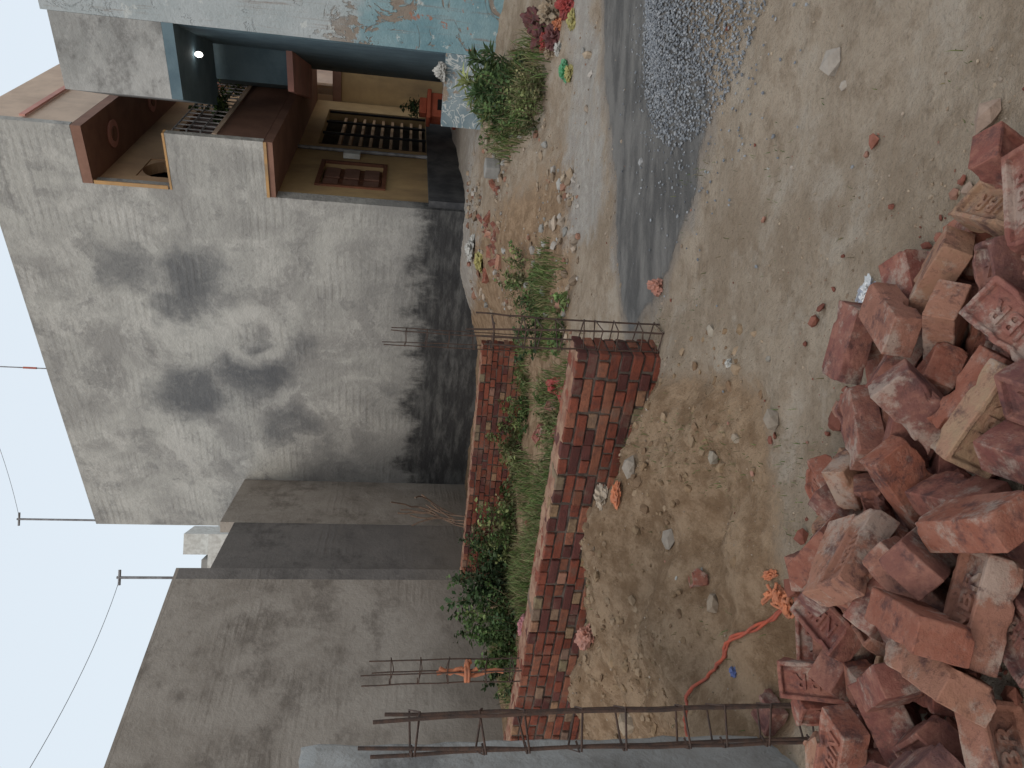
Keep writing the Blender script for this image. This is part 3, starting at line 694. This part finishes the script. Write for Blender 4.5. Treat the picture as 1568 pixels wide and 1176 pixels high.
crumple('plastic_bag',.62,4.42,.05,.055,m_sal,1); crumple('wrapper',.36,2.36,.055,.016,m_foil,2,freq=1.6,asp=.7)
crumple('plastic_bag',3.0,7.2,.09,.06,m_clg,3); crumple('plastic_bag',2.93,7.05,.07,.05,m_cly,4); crumple('paper_scrap',.14,3.35,.02,.016,m_clw,5)
crumple('cloth_bundle',.0,7.3,.15,.08,m_clr,6,asp=.6); crumple('cloth_bundle',-.1,7.0,.09,.05,m_clr,7)
for i,(x,y,s,m) in enumerate([(3.45,7.5,.14,m_clbr),(3.6,7.15,.15,m_clr),(3.4,7.0,.08,m_cly),(3.75,7.6,.2,m_clt),(3.62,7.9,.14,m_clbr),(3.85,8.1,.2,m_clbr),(3.28,7.35,.06,m_clw),(3.55,7.45,.08,m_clo),(3.9,7.3,.2,m_clt),(3.5,7.75,.1,m_clr),(3.35,7.6,.1,m_clt),(3.7,7.3,.08,m_clt)]): crumple('cloth_heap',x,y,s,s*.7,m,10+i,freq=1.5,asp=.7)
crumple('blue_wrapper',-1.19,3.1,.022,.014,m_clb,30); crumple('cloth_bundle',-1.5,4.5,.09,.06,m_sal,31,asp=.6); crumple('cloth_bundle',-.62,4.15,.08,.04,cl('cream_plastic',(.40,.32,.24),.5),32,asp=.7)
crumple('cloth_bundle',-.58,4.02,.07,.03,m_clo,41,asp=.5); crumple('plastic_bag',-1.35,4.85,.08,.04,m_sal,33,asp=.6)
crumple('plastic_bag',1.75,11.0,.14,.08,m_cly,34); crumple('plastic_bag',2.0,11.4,.16,.08,m_clw,35); crumple('cloth_bundle',-2.7,8.5,.12,.08,m_pk,36); crumple('white_bundle',4.3,10.75,.10,.1,m_clw,37,z=1.05)
for i in range(26):
    y=3+7*rng.random(); x=rng.uniform(-.35,.33)*y
    crumple('litter_scrap',x,y,rng.uniform(.006,.018),.005,[m_clt,m_clt,m_sal,m_clw][i%4],60+i,freq=1.3,asp=.6)
wb=boxo('concrete_block',(2.79,9.95,T(2.79,9.95)+.09),(.2,.19,.2),m_conc,rz=.5,bv=.02)
def gz(x,y,o=.01): return (x,y,T(x,y)+o)
def spl(ctrl,n=8):
    out=[]
    for i in range(len(ctrl)-1):
        p0=Vector(ctrl[max(0,i-1)]);p1=Vector(ctrl[i]);p2=Vector(ctrl[i+1]);p3=Vector(ctrl[min(len(ctrl)-1,i+2)])
        for k in range(n):
            t=k/n; out.append(tuple(.5*((2*p1)+(p2-p0)*t+(2*p0-5*p1+4*p2-p3)*t*t+(3*p1-p0-3*p2+p3)*t**3)))
    out.append(tuple(ctrl[-1])); return out
ctrl=[(-.82,2.85),(-.88,2.93),(-.97,3.00),(-1.04,3.10),(-1.16,3.17),(-1.26,3.27),(-1.43,3.37),(-1.58,3.36)]
rp=[[gz(x,y,.012+.008*math.sin(i*.6)) for i,(x,y) in enumerate(spl(ctrl))],[gz(x+.010*math.sin(i*.5),y+.008*math.cos(i*.4),.014+.006*math.cos(i*.7)) for i,(x,y) in enumerate(spl(ctrl))]]
e=empty('orange_cloth_rope'); tubes('rope',rp,.0065,cl('red_orange_cloth',(.42,.09,.05)),e)
lp=[];Rk=random.Random(9)
for k in range(12):
    cx,cy=-.80+Rk.uniform(-.04,.04),2.86+Rk.uniform(-.04,.05); p=Vector((cx,cy,T(cx,cy)+.03)); d=Vector((Rk.uniform(-1,1),Rk.uniform(-1,1),.1)).normalized(); pth=[]
    for i in range(18):
        pth.append(tuple(p)); d=(d+Vector((Rk.uniform(-.35,.35)+(cx-p.x)*6,Rk.uniform(-.35,.35)+(cy-p.y)*6,Rk.uniform(-.2,.2)))).normalized(); p=p+d*.011; p.z=max(T(p.x,p.y)+.008,min(p.z,T(p.x,p.y)+.045))
    lp.append(pth)
tubes('knot',lp,.0065,m_clo,e); crumple('cloth_tuft',-.80,2.87,.055,.035,m_clo,44,freq=1.8,asp=.6).parent=e; crumple('cloth_tail',-.73,2.93,.05,.018,m_clo,45,freq=1.8,asp=.35).parent=e
oc=empty('orange_cloth_strip'); 
tubes('strip',[[(-2.15+.02*math.sin(i),5.66,1.15-.055*i) for i in range(10)],[(-2.13+.02*math.cos(i*1.7),5.655,1.13-.04*i) for i in range(8)]],.016,m_clo,oc)
tubes('tie',[[(-2.15+.06*math.cos(a)+.01*math.sin(3*a),5.70+.08*math.sin(a),.90+.02*a/6) for a in np.linspace(0,12,40)]],.013,m_clo,oc)
# ---------------------------------------------------------------- brick pile (rigid body settled)
def text_mesh(body):
    cu=bpy.data.curves.new('t','FONT'); cu.body=body; cu.size=.062; cu.extrude=.0035; cu.offset=.0012; cu.align_x='CENTER'; cu.align_y='CENTER'; cu.space_character=1.15
    o=bpy.data.objects.new('t',cu); COL.objects.link(o); dg=bpy.context.evaluated_depsgraph_get(); me=bpy.data.meshes.new_from_object(o.evaluated_get(dg)); bpy.data.objects.remove(o); return me
tm=text_mesh('NBR')
BL,BW,BH=.228,.110,.074
def brick_mesh(seed,frog=True,cut=None):
    R=random.Random(seed); bm=bmesh.new(); bmesh.ops.create_cube(bm,size=1); bmesh.ops.scale(bm,vec=(BL,BW,BH),verts=bm.verts)
    if frog:
        tf=[f for f in bm.faces if f.normal.z>.9]; bmesh.ops.inset_region(bm,faces=tf,thickness=.017)
        tf=[f for f in bm.faces if f.normal.z>.9 and all(abs(v.co.x)<BL/2-.01 for v in f.verts)]
        bmesh.ops.inset_region(bm,faces=tf,thickness=.006,depth=-.015)
    bmesh.ops.bevel(bm,geom=[e for e in bm.edges],offset=.0022,segments=1,affect='EDGES')
    bmesh.ops.triangulate(bm,faces=bm.faces)
    for _ in range(4):
        es=[e for e in bm.edges if e.calc_length()>.013]
        if not es: break
        bmesh.ops.subdivide_edges(bm,edges=es,cuts=1); bmesh.ops.triangulate(bm,faces=bm.faces)
    if cut is not None:
        n=Vector((1,R.uniform(-.6,.6),R.uniform(-.4,.4))).normalized()
        r=bmesh.ops.bisect_plane(bm,geom=bm.verts[:]+bm.edges[:]+bm.faces[:],plane_co=(cut,0,0),plane_no=n,clear_outer=True)
        ce=[g for g in r['geom_cut'] if isinstance(g,bmesh.types.BMEdge)]
        ces=set(ce)
        ff=bmesh.ops.triangle_fill(bm,edges=ce,use_beauty=True)
        nf=[g for g in ff['geom'] if isinstance(g,bmesh.types.BMFace)]
        es=list({e for f in nf for e in f.edges if e not in ces})
        if es: bmesh.ops.subdivide_edges(bm,edges=es,cuts=3); bmesh.ops.triangulate(bm,faces=bm.faces)
        for v in bm.verts:
            if abs((v.co-Vector((cut,0,0))).dot(n))<.004: v.co+=n*(noise.noise(v.co*30+Vector((seed,0,0)))*.03+noise.noise(v.co*90)*.008)
    chips=[Vector((R.choice((-1,1))*BL/2,R.choice((-1,1))*BW/2,R.choice((-1,1))*BH/2)) for _ in range(3)]
    chips+= [Vector((R.uniform(-1,1)*BL/2,R.choice((-1,1))*BW/2,R.choice((-1,1))*BH/2)) for _ in range(6)]
    rad=[R.uniform(.007,.028) for _ in chips]
    for v in bm.verts:
        v.co+=noise.noise_vector(v.co*60+Vector((seed*5,0,0)))*.0014+noise.noise_vector(v.co*10+Vector((seed*5,0,0)))*.0015
        for c,r in zip(chips,rad):
            d=(v.co-c).length+.008*noise.noise(v.co*80)
            if d<r: v.co+=(-c).normalized()*(r-d)*.55
    me=bpy.data.meshes.new('brick'); 
    if frog and cut is None:
        k=len(tm.vertices); bm.from_mesh(tm); bm.verts.ensure_lookup_table()
        for v in bm.verts[-k:]: v.co=Vector((v.co.x*1.05,v.co.y*1.0,v.co.z+BH/2-.0120))
    bm.to_mesh(me); bm.free(); me.materials.clear(); me.materials.append(m_brick)
    me.polygons.foreach_set('material_index',[0]*len(me.polygons))
    me.polygons.foreach_set('use_smooth',[True]*len(me.polygons)); me.set_sharp_from_angle(angle=math.radians(28))
    return me
full=[brick_mesh(i,True) for i in range(8)]+[brick_mesh(20+i,False) for i in range(1)]
half=[brick_mesh(40+i,i%2==0,c) for i,c in enumerate((.01,.04,-.02,.06,-.05,-.07))]
pile=empty('brick_pile')
POLY=[(.66,1.62),(.42,1.95),(.16,2.12),(-.12,2.32),(-.45,2.38),(-.72,2.52),(-.98,2.35),(-1.25,2.0),(-1.3,1.2),(-1.1,.75),(0,.75),(.7,1.1)]
P=[];S=[]
for i in range(2400):
    x=rng.uniform(-1.35,.9); y=rng.uniform(.9,2.85); d=sdf(POLY,x,y)
    if d<-.3 or rng.random()>smooth(-.3,.0,d): continue
    s=.010+.075*rng.random()**3; P.append((x,y,T(x,y)+s*.25)); S.append(s)
stones('brick_rubble',P,S,brickc+[(.20,.08,.06),(.26,.19,.15)],m_clod,.38)
R=random.Random(11); bricks=[]
def add_brick(me,x,y,z,rot):
    o=bpy.data.objects.new('brick_unit',me); COL.objects.link(o); o.location=(x,y,z); o.rotation_euler=rot; bricks.append(o)
for layer in range(6):
    y=.75
    inset=layer*.14
    while y<2.6:
        x=-1.35
        while x<.75:
            px=x+R.uniform(-.04,.04); py=y+R.uniform(-.03,.03)
            d=sdf(POLY,px,py)
            lim=.02+inset
            if px>-.05: lim=.02+layer*.12+(.08 if layer>2 else 0)
            if d>lim and R.random()<(.92 if layer else .96):
                me=R.choice(full) if R.random()<.62 else R.choice(half)
                rx=R.choice((0,0,0,0,0,math.pi/2,math.pi))+R.gauss(0,.22)
                add_brick(me,px,py,T(px,py,False)+.10+layer*.125,(rx,R.gauss(0,.28),R.uniform(0,6.28)))
            x+=.205
        y+=.165
gx=np.arange(-2.2,1.8,.08); gy=np.arange(-.2,3.8,.08)
pv=[(float(x),float(y),T(x,y,False)) for y in gy for x in gx]; ii=np.arange(len(pv)).reshape(len(gy),len(gx)); pf=np.stack([ii[:-1,:-1],ii[:-1,1:],ii[1:,1:],ii[1:,:-1]],-1).reshape(-1,4)
colg=mesh_np('tmp_collision',pv,pf,None)
try:
    bpy.ops.rigidbody.world_add(); rbw=sc.rigidbody_world
    cc=bpy.data.collections.new('rb'); rbw.collection=cc; rbw.substeps_per_frame=8; rbw.solver_iterations=20
    cc.objects.link(colg)
    for o in bricks: cc.objects.link(o)
    bpy.context.view_layer.update()
    colg.rigid_body.type='PASSIVE'; colg.rigid_body.collision_shape='MESH'; colg.rigid_body.friction=.95; colg.rigid_body.use_margin=True; colg.rigid_body.collision_margin=.002
    for o in bricks:
        rb=o.rigid_body; rb.type='ACTIVE'; rb.mass=2.5; rb.collision_shape='BOX' if o.data in full else 'CONVEX_HULL'; rb.friction=.95; rb.restitution=0; rb.use_margin=True; rb.collision_margin=.001; rb.angular_damping=.6; rb.linear_damping=.25
    sc.frame_start=1; sc.frame_end=100; rbw.point_cache.frame_start=1; rbw.point_cache.frame_end=100
    for fr in range(1,80): sc.frame_set(fr)
    mats=[o.matrix_world.copy() for o in bricks]
    bpy.ops.rigidbody.world_remove()
    sc.frame_set(1)
    for o,m in zip(bricks,mats): o.matrix_world=m
except Exception as ex:
    print('RB fail',ex)
    mats=[o.matrix_basis.copy() for o in bricks]
bpy.data.objects.remove(colg)
if 'rb' in bpy.data.collections: bpy.data.collections.remove(bpy.data.collections['rb'])
for o,m in zip(bricks,mats):
    p=m.translation
    if p.z<-.3 or (p.y>1.5 and p.x>-1.2 and sdf(POLY,p.x,p.y)<-.09): bpy.data.objects.remove(o); continue
    o.parent=pile
def loose(x,y,rz,me=None,tilt=.08,zo=.03,sc_=1):
    o=bpy.data.objects.new('loose_brick',me or R.choice(full)); COL.objects.link(o); o.location=(x,y,T(x,y)+zo); o.rotation_euler=(R.gauss(0,tilt),R.gauss(0,tilt),rz); o.scale=(sc_,)*3
loose(-.80,3.45,.4,half[4],.2,.01); loose(-1.25,2.92,1.2,half[0])
for i in range(16):
    x=2.0+R.gauss(0,.45); y=10.5+R.gauss(0,.6); loose(x if x>1 else 2,y,R.uniform(0,6),R.choice(half+full),.5,.01,R.uniform(.5,1))
for i in range(8): x=R.uniform(-3,0); y=R.uniform(6.6,8.6); loose(x,y,R.uniform(0,6),R.choice(half+full),.4,.02)
# ---------------------------------------------------------------- camera
th=math.radians(8.7); ro=math.radians(2.5)
cam=bpy.data.cameras.new('camera'); co=bpy.data.objects.new('camera',cam); COL.objects.link(co)
Fw=Vector((0,math.cos(th),-math.sin(th))); R0=Vector((1,0,0)); U0=Vector((0,math.sin(th),math.cos(th)))
Rr=R0*math.cos(ro)+U0*math.sin(ro); Uu=U0*math.cos(ro)-R0*math.sin(ro)
X=-Uu;Y=Rr;Z=-Fw   # phone held sideways: picture's left edge is up
co.matrix_world=Matrix(((X.x,Y.x,Z.x,0),(X.y,Y.y,Z.y,0),(X.z,Y.z,Z.z,1.55),(0,0,0,1)))
cam.sensor_width=36; cam.lens=36*1178/1568; cam.clip_end=2000; cam.clip_start=.05
sc.camera=co
# ---------------------------------------------------------------- light
el=math.radians(48); az=math.radians(205)
w=bpy.data.worlds.new('World'); sc.world=w; w.use_nodes=True
nt=w.node_tree; bg=nt.nodes['Background']; sk=nt.nodes.new('ShaderNodeTexSky'); sk.sky_type='NISHITA'; sk.sun_disc=False
sk.sun_elevation=el; sk.sun_rotation=az; sk.dust_density=4; sk.air_density=1.2
mx=nt.nodes.new('ShaderNodeMix'); mx.data_type='RGBA'; mx.inputs[0].default_value=.82
nt.links.new(sk.outputs[0],mx.inputs[6]); mx.inputs[7].default_value=(6.7,7.35,7.9,1)
nt.links.new(mx.outputs[2],bg.inputs[0]); bg.inputs[1].default_value=.13
sun=bpy.data.lights.new('sun','SUN'); sun.energy=1.0; sun.angle=math.radians(22); sun.color=(1,.90,.78)
so=bpy.data.objects.new('sun',sun); COL.objects.link(so)
dirv=Vector((math.sin(az)*math.cos(el),math.cos(az)*math.cos(el),math.sin(el)))
so.rotation_euler=dirv.to_track_quat('Z','Y').to_euler(); so.location=(0,-5,20)
sc.view_settings.view_transform='Standard'; sc.view_settings.look='None'; sc.view_settings.exposure=0
